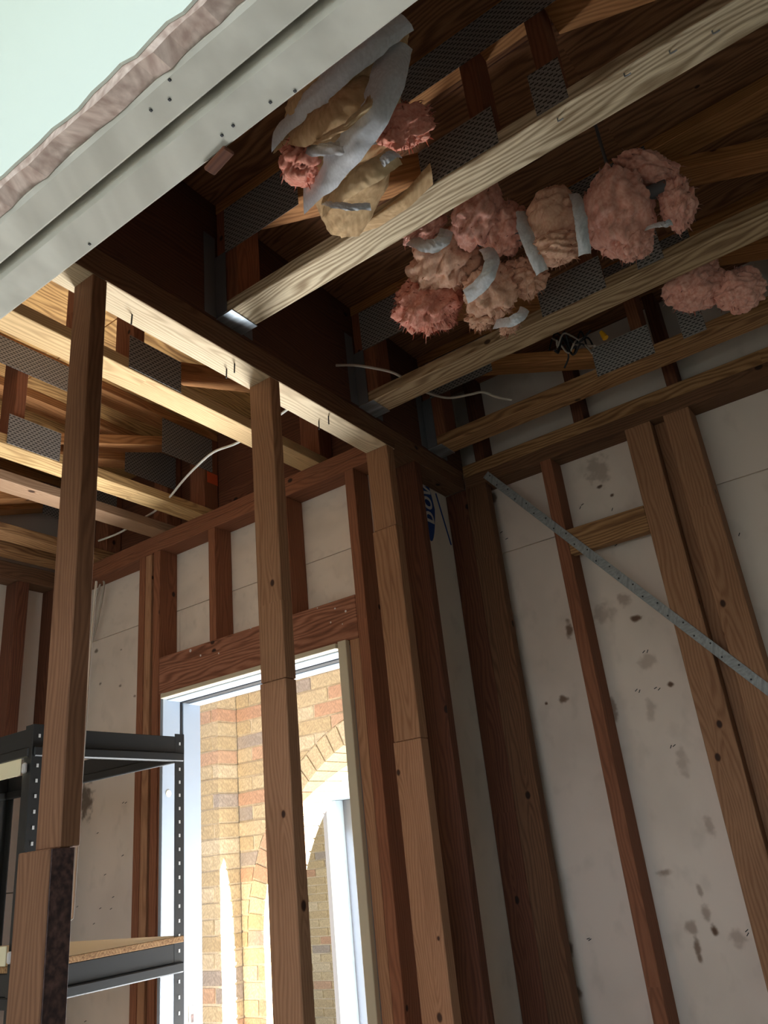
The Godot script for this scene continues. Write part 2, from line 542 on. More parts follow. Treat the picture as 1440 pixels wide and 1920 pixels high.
# a strip of tape through points seen at [px, py] on plane d, "half" picture pixels wide to each side, bowed outwards
func ribbon(parent: Node3D, called: String, m: Material, px: Array, d: float, half: float, seed_: int) -> void:
	var pt := func(i: int) -> Vector3:
		return at_d(px[i][0], px[i][1], px[i][2] if px[i].size() > 2 else d)
	var c := Curve3D.new()
	for i in px.size():
		var t := Vector3.ZERO
		if i > 0 and i < px.size() - 1:
			t = (pt.call(i + 1) - pt.call(i - 1)) / 6.0
		c.add_point(pt.call(i), -t, t)
	var o := c.get_point_position(px.size() / 2)
	var k := (o - Vector3(0, CAM_Y, 0)).dot(FWD) / FOCAL
	var n := FastNoiseLite.new()
	n.seed = seed_
	n.frequency = 1.0
	var len := c.get_baked_length()
	var st := SurfaceTool.new()
	st.begin(Mesh.PRIMITIVE_TRIANGLES)
	st.set_smooth_group(0)
	var na := 30
	var nh := 8
	for layer in 2:
		var g := []
		for i in na + 1:
			var u := float(i) / na
			var p := c.sample_baked(u * len)
			var tg := (c.sample_baked(minf(u + 0.03, 1.0) * len) - c.sample_baked(maxf(u - 0.03, 0.0) * len)).normalized()
			var out := -FWD
			var side := tg.cross(out).normalized()
			var line := []
			for j in nh + 1:
				var hh := lerpf(-1, 1, float(j) / nh)
				var w := half * k * (1.0 + 0.16 * n.get_noise_2d(u * 4.0, 3.0 * signf(hh)))
				var wr := 0.0055 * n.get_noise_2d(u * 20.0, hh * 2.2) + 0.002 * n.get_noise_2d(u * 52.0, hh * 4.0)
				var bow := half * k * 0.55 * (1.0 - hh * hh) - 0.045 * pow(2.0 * u - 1.0, 2.0)
				line.append(p + side * w * hh + out * (bow + wr - 0.0014 * layer) - o)
			g.append(line)
		for i in na:
			for j in nh:
				var q := [g[i][j], g[i + 1][j], g[i + 1][j + 1], g[i][j + 1]]
				for t in ([0, 1, 2, 0, 2, 3] if layer == 0 else [0, 2, 1, 0, 3, 2]):
					st.add_vertex(q[t])
	st.generate_normals()
	part(parent, called, st.commit(), m, o)

# ------------------------------------------------------------------ the scene
func _ready() -> void:
	rng.seed = 4
	# ---- camera, sky, sun, window light, exposure
	var cam := Camera3D.new()
	cam.name = "camera"
	cam.fov = rad_to_deg(2.0 * atan(960.0 / FOCAL))
	cam.near = 0.02
	add_child(cam)
	cam.transform = Transform3D(Basis(RIGHT, UPV, -FWD), Vector3(0, CAM_Y, 0))
	cam.current = true
	var env := Environment.new()
	env.background_mode = Environment.BG_SKY
	var sky := Sky.new()
	var sm := ProceduralSkyMaterial.new()
	sm.sky_top_color = rgb(120, 160, 220)
	sm.sky_horizon_color = rgb(206, 220, 236)
	sm.ground_bottom_color = rgb(120, 112, 100)
	sm.ground_horizon_color = rgb(190, 190, 186)
	sm.sky_energy_multiplier = 1.3
	sky.sky_material = sm
	env.sky = sky
	env.tonemap_mode = Environment.TONE_MAPPER_LINEAR
	env.tonemap_exposure = 1.0
	env.sdfgi_enabled = true
	env.ssao_enabled = true
	env.ssil_enabled = true
	var we := WorldEnvironment.new()
	we.name = "world_environment"
	we.environment = env
	add_child(we)
	var sun := DirectionalLight3D.new()
	sun.name = "sun"
	sun.light_color = Color(1.0, 0.98, 0.95)
	sun.light_energy = 29.0
	sun.light_angular_distance = 0.6
	sun.shadow_enabled = true
	add_child(sun)
	sun.look_at_from_position(Vector3.ZERO, Vector3(-0.88, -0.375, 0.287), Vector3.UP)
	# daylight from the window of the room behind the eye
	var win := AreaLight3D.new()
	win.name = "window_daylight"
	win.area_size = Vector2(1.6, 1.2)
	win.light_color = Color(0.96, 0.99, 1.0)
	win.light_energy = 1.45
	win.area_range = 12.0
	win.shadow_enabled = true
	add_child(win)
	win.position = V(-0.4, 0.45, -1.03)
	win.rotation = Vector3(0, 0, 0)   # faces -z, into the room

	# added area light standing in for bounce off the sunlit porch paving, aimed indoors
	var dl := AreaLight3D.new()
	dl.name = "doorway_fill"
	dl.area_size = Vector2(1.5, 0.8)
	dl.light_color = Color(0.97, 0.99, 1.0)
	dl.light_energy = 19.5
	dl.area_range = 12.0
	dl.shadow_enabled = true
	add_child(dl)
	dl.look_at_from_position(V(-2.05, -1.02, 2.62), V(-2.0, -0.42, 1.82), Vector3.UP)

	make_materials()
	shell()
	exterior()
	framing()
	trusses()
	opening_header()
	door_frame()
	shelving()
	wrapped_duct()
	pink_insulation()
	cables()
	small_things()

func shell() -> void:
	var t := structure("floor", "dusty grey concrete floor", "floor")
	box(t, "slab", M.floor, -3.3, 2.4, -1.52, -1.40, -1.3, 2.15)
	box(t, "slab", M.floor, -1.33, 2.4, -1.52, -1.40, 2.1505, 2.62)
	# subfloor seen from below, sheet by sheet
	t = structure("ceiling", "brown plywood subfloor sheets above the open trusses", "ceiling")
	for i in 3:
		for k in 3:
			var x0 := -3.3 + i * 1.9
			var y0 := -1.3 + k * 1.32
			box(t, "plywood_sheet", M.plywood if i == 0 else M.plywood_shaded, x0, x0 + 1.897, YT, YT + 0.018, y0, y0 + 1.317, 0 if i > 0 else 2, 0.001)
	box(t, "drywall_ceiling", M.drywall, -1.24, 2.2, 1.30, 1.315, -1.1, 0.26)
	# the room behind the eye
	t = structure("wall_back", "white painted wall with a daylight window", "wall")
	box(t, "drywall", M.drywall, -3.3, -1.22, -1.40, YT, -1.2, -1.1)
	box(t, "drywall", M.drywall, 0.42, 2.4, -1.40, YT, -1.2, -1.1)
	box(t, "drywall", M.drywall, -1.2195, 0.4195, -1.40, -0.17, -1.2, -1.1)
	box(t, "drywall", M.drywall, -1.2195, 0.4195, 1.07, YT, -1.2, -1.1)
	t = structure("wall_east", "white painted drywall wall", "wall")
	box(t, "drywall", M.drywall, 2.2, 2.3, -1.40, YT, -1.1, 2.62)
	# left outer wall with tan sheathing
	t = structure("wall_left", "pale sheathing boards between studs in the far corner behind the rack", "wall")
	box(t, "sheathing_panel", M.foam, -3.22, -3.19, 0.02, YT, -1.1, 2.11, 2, 0.001)
	box(t, "sheathing_panel", M.foam, -3.22, -3.19, -1.40, 0.017, -1.1, 2.11, 2, 0.001)
	box(t, "outer_skin", M.mortar, -3.34, -3.222, -1.40, YT, -1.2, 2.2, 2, 0.001)

	# white foam sheathing, window side
	t = structure("wall_window", "white foam sheathing around the doorway", "wall")
	var mw := []
	for q in [[230, 1132, 0.012, 0.5], [180, 1222, 0.014, 0.8], [228, 1218, 0.010, 0.5], [188, 1282, 0.012, 0.6], [225, 1285, 0.012, 0.5], [252, 1305, 0.012, 0.5], [160, 1500, 0.06, 1.4]]:
		var p := at_d(q[0], q[1], 2.11)
		mw.append([(p.x + 3.19) / (3.19 - 2.43), (1.006 - (p.y - CAM_Y)) / 2.406, q[2], q[3], 0.7, rgb(92, 80, 72)])
	var ml := M.foam.duplicate() as StandardMaterial3D
	ml.albedo_texture = board_texture(61, 200, 620, Vector2(0.76, 2.4), mw)
	var mu := M.foam.duplicate() as StandardMaterial3D
	mu.albedo_texture = board_texture(62, 460, 180, Vector2(1.85, 0.73), [])
	box(t, "rim_backing", M.stud_dark, -3.19, -1.338, 1.3330, YT, 2.111, 2.135)
	box(t, "sheathing_panel", mu, -3.19, -1.338, 1.0085, 1.3325, 2.11, 2.135, 0, 0.001, true)
	box(t, "sheathing_panel", ml, -3.19, -2.43, -1.40, 1.0060, 2.11, 2.135, 0, 0.001, true)
	box(t, "sheathing_panel", mu, -2.428, -1.532, 0.665, 1.0060, 2.11, 2.135, 0, 0.001, true)
	box(t, "sheathing_panel", mu, -1.530, -1.338, -1.40, 1.0060, 2.11, 2.135, 0, 0.001, true)
	for q in [[231, 1505], [236, 1505], [183, 1562], [230, 1604], [197, 1640], [212, 1682], [188, 1703], [208, 1704], [145, 1700], [176, 1732], [160, 1915]]:
		var p := at_d(q[0], q[1], 2.1095)
		part(t, "staple", block(Vector3(0.012, 0.002, 0.002), 0, 0.0003), M.wire, p, Basis(Vector3(0, 0, 1), 0.35))
	# jog wall, facing along the joists
	t = structure("wall_jog", "white printed foam sheathing of the narrow return wall", "wall")
	var mj := M.foam.duplicate() as StandardMaterial3D
	mj.albedo_texture = board_texture(63, 128, 512, Vector2(0.44, 2.66), [])
	box(t, "sheathing_panel", mj, -1.362, -1.3375, -1.40, YT, 2.1365, 2.605, 2, 0.001, true)
	var poly := PackedVector2Array()   # blue lens of the maker's print: (d, y)
	for i in 25:
		var a := TAU * i / 24.0
		if i < 24:
			poly.append(Vector2(0.058 * sin(a) * (1.0 - 0.35 * absf(cos(a))), 0.145 * cos(a)))
	var lens := extrude(poly, 0.0, 0.0012)
	var p_o := V(-1.3370, 1.175, 2.335)
	part(t, "printed_lens", lens, M.print, p_o, Basis(Vector3(0, 1, 0), PI / 2))
	var tm := TextMesh.new()
	tm.text = "DOW"
	var sf := SystemFont.new()
	sf.font_names = PackedStringArray(["Droid Sans"])
	sf.font_weight = 700
	tm.font = sf
	tm.font_size = 64
	tm.pixel_size = 0.00125
	tm.depth = 0.0008
	part(t, "printed_letters", tm, M.letter, V(-1.3352, 1.195, 2.345), Basis(Vector3(0, 1, 0), PI / 2) * Basis(Vector3(0, 0, 1), PI / 2))
	strut(t, "printed_line", M.print, at_x(817, 925, -1.3369), at_x(846, 1022, -1.3369), Vector3(1, 0, 0), 0.001, 0.010)
	# right wall
	t = structure("wall_right", "white stained foam sheathing behind the diagonal strap", "wall")
	var marks := []
	for q in [[1192, 1160, 0.022, 0.6, 0.85], [1058, 1311, 0.020, 0.8, 0.7], [1024, 1319, 0.006, 1.0, 0.9], [1258, 1283, 0.012, 0.8, 0.9], [1168, 1125, 0.03, 1.0, 0.3], [1340, 1745, 0.014, 1.3, 0.9], [1308, 1780, 0.012, 3.2, 0.6], [1296, 1740, 0.022, 1.1, 0.35], [1322, 1712, 0.016, 1.4, 0.35], [1085, 1862, 0.014, 1.4, 0.6], [1070, 1780, 0.012, 2.0, 0.6], [1244, 1636, 0.025, 0.5, 0.4], [1312, 1672, 0.010, 2.6, 0.35], [1215, 1240, 0.035, 1.0, 0.22], [1220, 1330, 0.02, 2.0, 0.2], [1280, 1430, 0.022, 2.6, 0.2], [1330, 1545, 0.016, 2.6, 0.25], [1150, 1330, 0.014, 3.5, 0.45], [1385, 1760, 0.03, 1.0, 0.25], [1066, 1180, 0.016, 2.4, 0.7], [1130, 1150, 0.05, 0.8, 0.22]]:
		var p := at_d(q[0], q[1], 2.58)
		marks.append([(p.x + 1.336) / 1.936, (0.994 - (p.y - CAM_Y)) / 2.394, q[2], q[3], q[4], rgb(96, 72, 56)])
	var mr := M.foam.duplicate() as StandardMaterial3D
	mr.albedo_texture = board_texture(64, 560, 700, Vector2(1.936, 2.394), marks)
	marks = []
	for q in [[1147, 929, 0.010, 0.9, 0.9], [1125, 912, 0.014, 0.5, 0.8], [924, 935, 0.02, 1.4, 0.6], [1370, 906, 0.014, 0.6, 0.9], [1120, 880, 0.05, 1.4, 0.25]]:
		var p := at_d(q[0], q[1], 2.58)
		marks.append([(p.x + 1.336) / 1.936, (YT - (p.y - CAM_Y)) / (YT - 0.997), q[2], q[3], q[4], rgb(80, 60, 48)])
	var mr2 := M.foam.duplicate() as StandardMaterial3D
	mr2.albedo_texture = board_texture(65, 560, 240, Vector2(1.936, 0.74), marks)
	box(t, "sheathing_panel", mr, -1.336, 0.60, -1.40, 0.9935, 2.58, 2.605, 0, 0.001, true)
	box(t, "sheathing_panel", mr2, -1.336, 0.60, 0.9965, YT, 2.58, 2.605, 0, 0.001, true)
	box(t, "sheathing_panel", M.foam, 0.602, 2.2, -1.40, YT, 2.58, 2.605, 0, 0.001, true)
	for q in [[1088, 952], [1092, 946], [940, 998], [950, 1010], [1207, 1222], [1214, 1221], [1193, 1294], [1199, 1296], [1229, 1290], [1236, 1292], [1258, 1400], [1264, 1398], [1400, 1745], [1402, 1752], [1103, 1760], [1106, 1762], [1386, 1002], [1155, 1022], [1148, 955]]:
		var p := at_d(q[0], q[1], 2.5795)
		part(t, "staple", block(Vector3(0.011, 0.0022, 0.002), 0, 0.0003), M.wire, p, Basis(Vector3(0, 0, 1), rng.randf_range(0.2, 1.1)))

func framing() -> void:
	# partition under the rim: two plates, three studs
	stud("upper dark top plate of the stud partition, under the rim board", M.plate_dark, -1.336, -1.2465, YP + 0.0390, 1.3315, -0.6, 2.488, "top_plate", "", "plate")
	var lp := thing("top_plate", "lower top plate of the stud partition with a pale brightly lit underside", "plate", V(-1.29, YP, 0.7))
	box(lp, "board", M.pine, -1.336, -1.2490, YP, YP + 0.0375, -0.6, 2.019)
	box(lp, "shaded_edge", M.plate_dark, -1.2488, -1.2470, YP + 0.0005, YP + 0.0375, -0.6, 2.019, 2, 0.0006)  # dark skin paints the unlit front of the pale plate
	stud("dark plate end running on into the inside corner", M.plate_dark, -1.336, -1.247, YP, YP + 0.0375, 2.0195, 2.488, "top_plate", "", "plate")
	stud("reddish brown rim board that carries the joist hangers", M.rim, -1.2855, -1.2470, 1.3320, YT - 0.0005, -0.6, 2.5, "rim_board", "", "board")
	stud("upper length of the brown partition stud beside the dusty header", M.stud_dimmed, -1.316, -1.247, 0.0675, YP - 0.0005, 0.832, 0.870, "partition_stud")
	var low := thing("partition_stud", "lower spliced length of stud with one dark stained side", "stud", V(-1.29, -1.40, 0.84))
	var ll := box(low, "length", M.stud_dimmed, -1.339, -1.2495, -1.40, 0.0670, 0.816, 0.861)
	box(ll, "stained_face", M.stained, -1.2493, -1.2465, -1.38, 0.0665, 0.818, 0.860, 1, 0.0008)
	var mid := thing("partition_stud", "brown partition stud that stands before the bright doorway", "stud", V(-1.29, -1.40, 1.42))
	box(mid, "upper_length", M.stud, -1.328, -1.247, 0.4115, YP - 0.0005, 1.405, 1.443)
	box(mid, "lower_length", M.stud_b, -1.331, -1.2475, -1.40, 0.4100, 1.404, 1.443)
	var end := thing("partition_stud", "brown end stud of the partition beside the jog, crossed by fine cracks", "stud", V(-1.29, -1.40, 1.98))
	box(end, "upper_length", M.stud, -1.334, -1.247, 0.965, YP - 0.0005, 1.967, 2.006)
	box(end, "middle_length", M.stud, -1.340, -1.247, 0.301, 0.9640, 1.966, 2.006)
	box(end, "lower_length", M.stud_b, -1.344, -1.2475, -1.40, 0.2998, 1.966, 2.006)
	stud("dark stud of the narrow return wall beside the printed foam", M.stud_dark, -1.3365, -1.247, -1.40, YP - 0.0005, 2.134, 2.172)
	# window wall
	stud("lower top plate over the doorway wall", M.stud_red, -3.19, -1.3370, YP, YP + 0.0375, 2.02, 2.1095, "top_plate", "", "plate")
	stud("upper top plate over the doorway wall on which the left trusses rest", M.stud_red, -3.19, -1.3370, YP + 0.0385, 1.3315, 2.02, 2.1095, "top_plate", "", "plate")
	stud("reddish stud pair member beside the cripples, outer of three at the doorway", M.stud_red, -2.578, -2.541, -1.40, YP - 0.0005, 2.02, 2.1095)
	stud("reddish middle stud of three at the doorway beside the shelf", M.stud_b, -2.5400, -2.503, -1.40, YP - 0.0005, 2.022, 2.1095)
	stud("reddish inner stud of three that meets the door header end", M.stud_red, -2.484, -2.4455, -1.40, YP - 0.0005, 2.018, 2.1095)
	stud("slim trimmer under the header at the shelf side of the doorway", M.stud_red, -2.4450, -2.4175, -1.40, 0.654, 2.022, 2.1095, "trimmer_stud")
	var dh := thing("door_header", "reddish brown door header board spattered with white paint", "header", V(-2.0, 0.655, 2.06))
	box(dh, "board", M.header, -2.4450, -1.4725, 0.6550, 0.8010, 2.02, 2.1095)
	for q in [[357, 1220, 6], [376, 1229, 4], [648, 1146, 4], [628, 1141, 3], [618, 1128, 3], [620, 1167, 3], [642, 1170, 2], [595, 1140, 2], [470, 1177, 4], [410, 1225, 3]]:
		var sp := SphereMesh.new()
		sp.radius = 0.0011 * q[2]
		sp.height = 0.0010
		sp.radial_segments = 8
		sp.rings = 4
		part(dh, "paint_speck", sp, M.letter, at_d(q[0], q[1], 2.0198), Basis(Vector3(1, 0, 0), PI / 2))
	stud("short cripple stud in the middle above the door header", M.stud_red, -2.162, -2.125, 0.8015, YP - 0.0005, 2.02, 2.1095, "cripple_stud")
	stud("short cripple stud above the door header behind the partition stud", M.stud_red, -1.785, -1.746, 0.8015, YP - 0.0005, 2.02, 2.1095, "cripple_stud")
	stud("trimmer stud under the header at the jog side of the doorway", M.stud_b, -1.5110, -1.4725, -1.40, 0.654, 2.02, 2.1095, "trimmer_stud")
	stud("full height king stud at the jog side of the doorway", M.stud_red, -1.4715, -1.432, -1.40, YP - 0.0005, 2.02, 2.1095, "king_stud")
	# far left wall
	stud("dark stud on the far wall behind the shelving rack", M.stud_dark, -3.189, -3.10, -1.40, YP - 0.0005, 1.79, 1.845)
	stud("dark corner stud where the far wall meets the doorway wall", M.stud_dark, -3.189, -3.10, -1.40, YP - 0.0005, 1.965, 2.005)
	stud("top plate of the far wall behind the shelving rack", M.plate_dark, -3.189, -3.10, YP, 1.3315, -1.09, 2.0190, "top_plate", "", "plate")
	# right wall
	stud("lower brown top plate of the strapped wall", M.plate_dark, -1.2460, 2.19, YP, YP + 0.048, 2.49, 2.5795, "top_plate", "", "plate")
	stud("upper brown top plate of the strapped wall", M.chord_b, -1.2460, 2.19, YP + 0.0490, 1.355, 2.4905, 2.5795, "top_plate", "", "plate")
	stud("dark corner board beside the printed return wall", M.stud_dark, -1.3360, -1.2475, -1.40, YP - 0.0005, 2.49, 2.530, "corner_stud")
	stud("brown corner board from which the diagonal strap starts", M.plate_dark, -1.2465, -1.157, -1.40, YP - 0.0005, 2.488, 2.530, "corner_stud")
	stud("narrow battered stud crossed by the strap, beside the short block", M.stud_red, -0.931, -0.888, -1.40, YP - 0.0005, 2.49, 2.5795)
	stud("wide orange brown post at the end of the short block", M.stud, -0.610, -0.521, -1.40, YP - 0.0005, 2.49, 2.5795, "wall_post", "", "post")
	stud("added board set back to darken the gap beside the wide post", M.stud, -0.5205, -0.4765, -1.40, YP - 0.0005, 2.535, 2.5795, "added_filler", "", "board")  # put in so the gap reads dark instead of showing pale sheathing
	stud("split brown stud beside the wide post, behind a dark gap", M.stud, -0.476, -0.390, -1.40, YP - 0.0005, 2.49, 2.5795)
	stud("stud on the strapped wall beyond the split stud", M.stud, 0.02, 0.06, -1.40, YP - 0.0005, 2.49, 2.5795)
	stud("short horizontal block nailed between narrow stud and wide post", M.chord_b, -0.8875, -0.6105, 0.882, 0.972, 2.491, 2.530, "blocking", "", "block")

func trusses() -> void:
	var yr := 1.340
	var g := "floor trusses hung from the rim board"
	truss("floor_truss", "pale weathered floor truss with a wrapped duct resting against it", g, true, -1.2440, 1.206, yr, 3.4, M.chord, 0.0)
	truss("floor_truss", "weathered floor truss below the taped pink insulation rolls", g, true, -1.2440, 1.827, yr, 3.4, M.chord_c, 0.0)
	truss("floor_truss", "brown floor truss closest to the strapped wall", g, true, -1.2440, 2.245, yr, 3.4, M.chord_b, 0.0)
	hanger("bright steel hanger seat under the truss with the wrapped duct", yr, 1.206)
	hanger("steel hanger seat under the truss below the pink rolls", yr, 1.827)
	hanger("dull steel hanger seat under the truss closest to the strapped wall", yr, 2.245)
	# blocks between top plate and subfloor on the strapped wall
	for x in [-1.19, -0.78, -0.44, 0.02]:
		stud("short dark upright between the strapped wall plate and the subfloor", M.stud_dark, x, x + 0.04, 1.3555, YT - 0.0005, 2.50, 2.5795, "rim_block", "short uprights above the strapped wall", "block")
	g = "floor trusses over the doorway room"
	var yl := 1.332
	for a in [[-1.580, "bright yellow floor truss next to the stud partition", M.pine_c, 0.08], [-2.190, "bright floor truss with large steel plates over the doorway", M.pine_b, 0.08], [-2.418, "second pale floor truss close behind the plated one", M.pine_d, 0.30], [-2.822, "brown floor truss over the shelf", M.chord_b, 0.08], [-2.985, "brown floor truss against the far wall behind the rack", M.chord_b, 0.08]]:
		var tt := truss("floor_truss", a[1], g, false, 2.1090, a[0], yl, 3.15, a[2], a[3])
		if a[0] == -2.190:
			box(tt, "paint_mark", M.orange, -2.1895, -2.1885, 1.485, 1.535, 2.045, 2.104, 1, 0.0003)

func opening_header() -> void:
	var t := thing("opening_header", "dusty grey header with two boards and a dark gap under torn white drywall", "header", V(-0.5, 0.60, 0.33))
	box(t, "inner_board", M.dusty, -1.24, 1.6, 0.600, 0.760, 0.2945, 0.3285, 0, 0.003)
	box(t, "outer_board", M.dusty, -1.24, 1.6, 0.600, 0.760, 0.3375, 0.3775, 0, 0.003)
	box(t, "cripple_wall", M.stud_dark, -1.24, 1.6, 0.7605, 1.299, 0.296, 0.376, 1, 0.002)
	# drywall facing the eye, torn along its lower edge
	var n := FastNoiseLite.new()
	n.seed = 77
	n.frequency = 1.0
	n.fractal_octaves = 4
	var poly := PackedVector2Array()
	var steps := 150
	for i in steps + 1:
		var x := lerpf(-1.24, 1.6, float(i) / steps)
		poly.append(Vector2(x, 0.6035 + CAM_Y + 0.006 * n.get_noise_1d(x * 24.0)))
	poly.append(Vector2(1.6, 1.299 + CAM_Y))
	poly.append(Vector2(-1.24, 1.299 + CAM_Y))
	part(t, "drywall_core", extrude(poly, 0.2755, 0.2940), M.torn, Vector3(0, 0, -0.2755))
	poly = PackedVector2Array()
	for i in steps + 1:
		var x := lerpf(-1.24, 1.6, float(i) / steps)
		poly.append(Vector2(x, 0.613 + CAM_Y + 0.010 * n.get_noise_1d(x * 15.0 + 40.0) + 0.004 * n.get_noise_1d(x * 90.0)))
	poly.append(Vector2(1.6, 1.299 + CAM_Y))
	poly.append(Vector2(-1.24, 1.299 + CAM_Y))
	part(t, "painted_face", extrude(poly, 0.2725, 0.2752), M.drywall, Vector3(0, 0, -0.2725))
	# splinter hanging off the outer board, nail heads
	strut(t, "splinter", M.stud_dark, at_y(392, 322, 0.597), at_y(430, 280, 0.598), Vector3(0, 1, 0), 0.004, 0.012)
	for q in [[318, 150], [318, 187], [283, 207], [168, 458], [507, 192], [553, 171], [437, 236], [416, 254]]:
		var p := at_y(q[0], q[1], 0.5995)
		part(t, "nail_hole", block(Vector3(0.0026, 0.0012, 0.0026), 0, 0.0006), M.wire, p)

func door_frame() -> void:
	var t := structure("door_1", "white metal door frame without a door, bright brick beyond", "door frame", V(-2.0, -1.4, 2.09))
	var x0 := -2.4165
	var x1 := -1.5120
	# jambs: inner leaf, black weatherstrip, outer leaf
	box(t, "jamb", M.white_metal, x0, x0 + 0.016, -1.40, 0.6540, 2.004, 2.088)
	box(t, "weatherstrip", M.gasket, x0, x0 + 0.018, -1.40, 0.6180, 2.0885, 2.097)
	box(t, "jamb_stop", M.white_metal, x0, x0 + 0.022, -1.40, 0.6350, 2.0975, 2.185)
	box(t, "jamb", M.beige, -1.5460, x1, -1.40, 0.6540, 2.000, 2.022)
	box(t, "jamb", M.white_metal, -1.5400, x1, -1.40, 0.6400, 2.0225, 2.185)
	box(t, "head", M.beige, x0 + 0.0165, -1.5465, 0.630, 0.6480, 1.990, 2.020)
	box(t, "head", M.white_metal, x0 + 0.0165, -1.5405, 0.6255, 0.6475, 2.0230, 2.088)
	box(t, "weatherstrip", M.gasket, x0 + 0.0185, -1.5405, 0.622, 0.640, 2.0885, 2.122)
	box(t, "head_stop", M.white_metal, x0 + 0.0225, -1.5405, 0.6185, 0.640, 2.1225, 2.185)
	var stp := box(t, "strike_plate", M.beige, x0 + 0.0222, x0 + 0.0240, -0.455, -0.395, 2.120, 2.150, 1, 0.0004)
	box(stp, "strike_hole", M.stained, x0 + 0.0241, x0 + 0.0246, -0.445, -0.420, 2.130, 2.142, 1, 0.0001)
	var cap := CylinderMesh.new()
	cap.top_radius = 0.011
	cap.bottom_radius = 0.012
	cap.height = 0.002
	part(t, "screw_cap", cap, M.cream, at_x(316, 1488, x0 + 0.0172), Basis(Vector3(0, 0, 1), PI / 2))

func brick_wall(t: Node3D, area: Array, d: float, face: Rect2, depth: float, cut: bool, lift: float) -> void:
	# area: polygons (x, y world) the bricks may fill; each brick is clipped to them
	var ch := 0.0735
	var bl := 0.225
	var row := 0
	var y := face.position.y
	while y < face.end.y - 0.02:
		var x := face.position.x - (0.11 if row % 2 else 0.0) - rng.randf() * 0.01
		while x < face.end.x:
			var r := PackedVector2Array([Vector2(x, y), Vector2(x + bl - 0.011, y), Vector2(x + bl - 0.011, y + ch - 0.011), Vector2(x, y + ch - 0.011)])
			for k in r.size():
				r[k] += Vector2(rng.randf_range(-0.002, 0.002), rng.randf_range(-0.0015, 0.0015))
			for a in area:
				for q in Geometry2D.intersect_polygons(r, a):
					if q.size() < 3 or absf(poly_area(q)) < 0.0008:
						continue
					var c := Vector2.ZERO
					for v in q:
						c += v / q.size()
					var dd := d + rng.randf_range(-0.003, 0.002) * lift
					part(t, "brick", extrude(q, dd, d + depth, c), M.bricks[brick_tone()], Vector3(c.x, c.y, -dd))
			x += bl
		y += ch
		row += 1

func brick_tone() -> int:
	var r := rng.randf()
	return [0, 1, 2, 3][rng.randi() % 4] if r < 0.72 else ([4, 5][rng.randi() % 2] if r < 0.93 else 6)

func poly_area(q: PackedVector2Array) -> float:
	var s := 0.0
	for i in q.size():
		s += q[i].cross(q[(i + 1) % q.size()])
	return s / 2.0

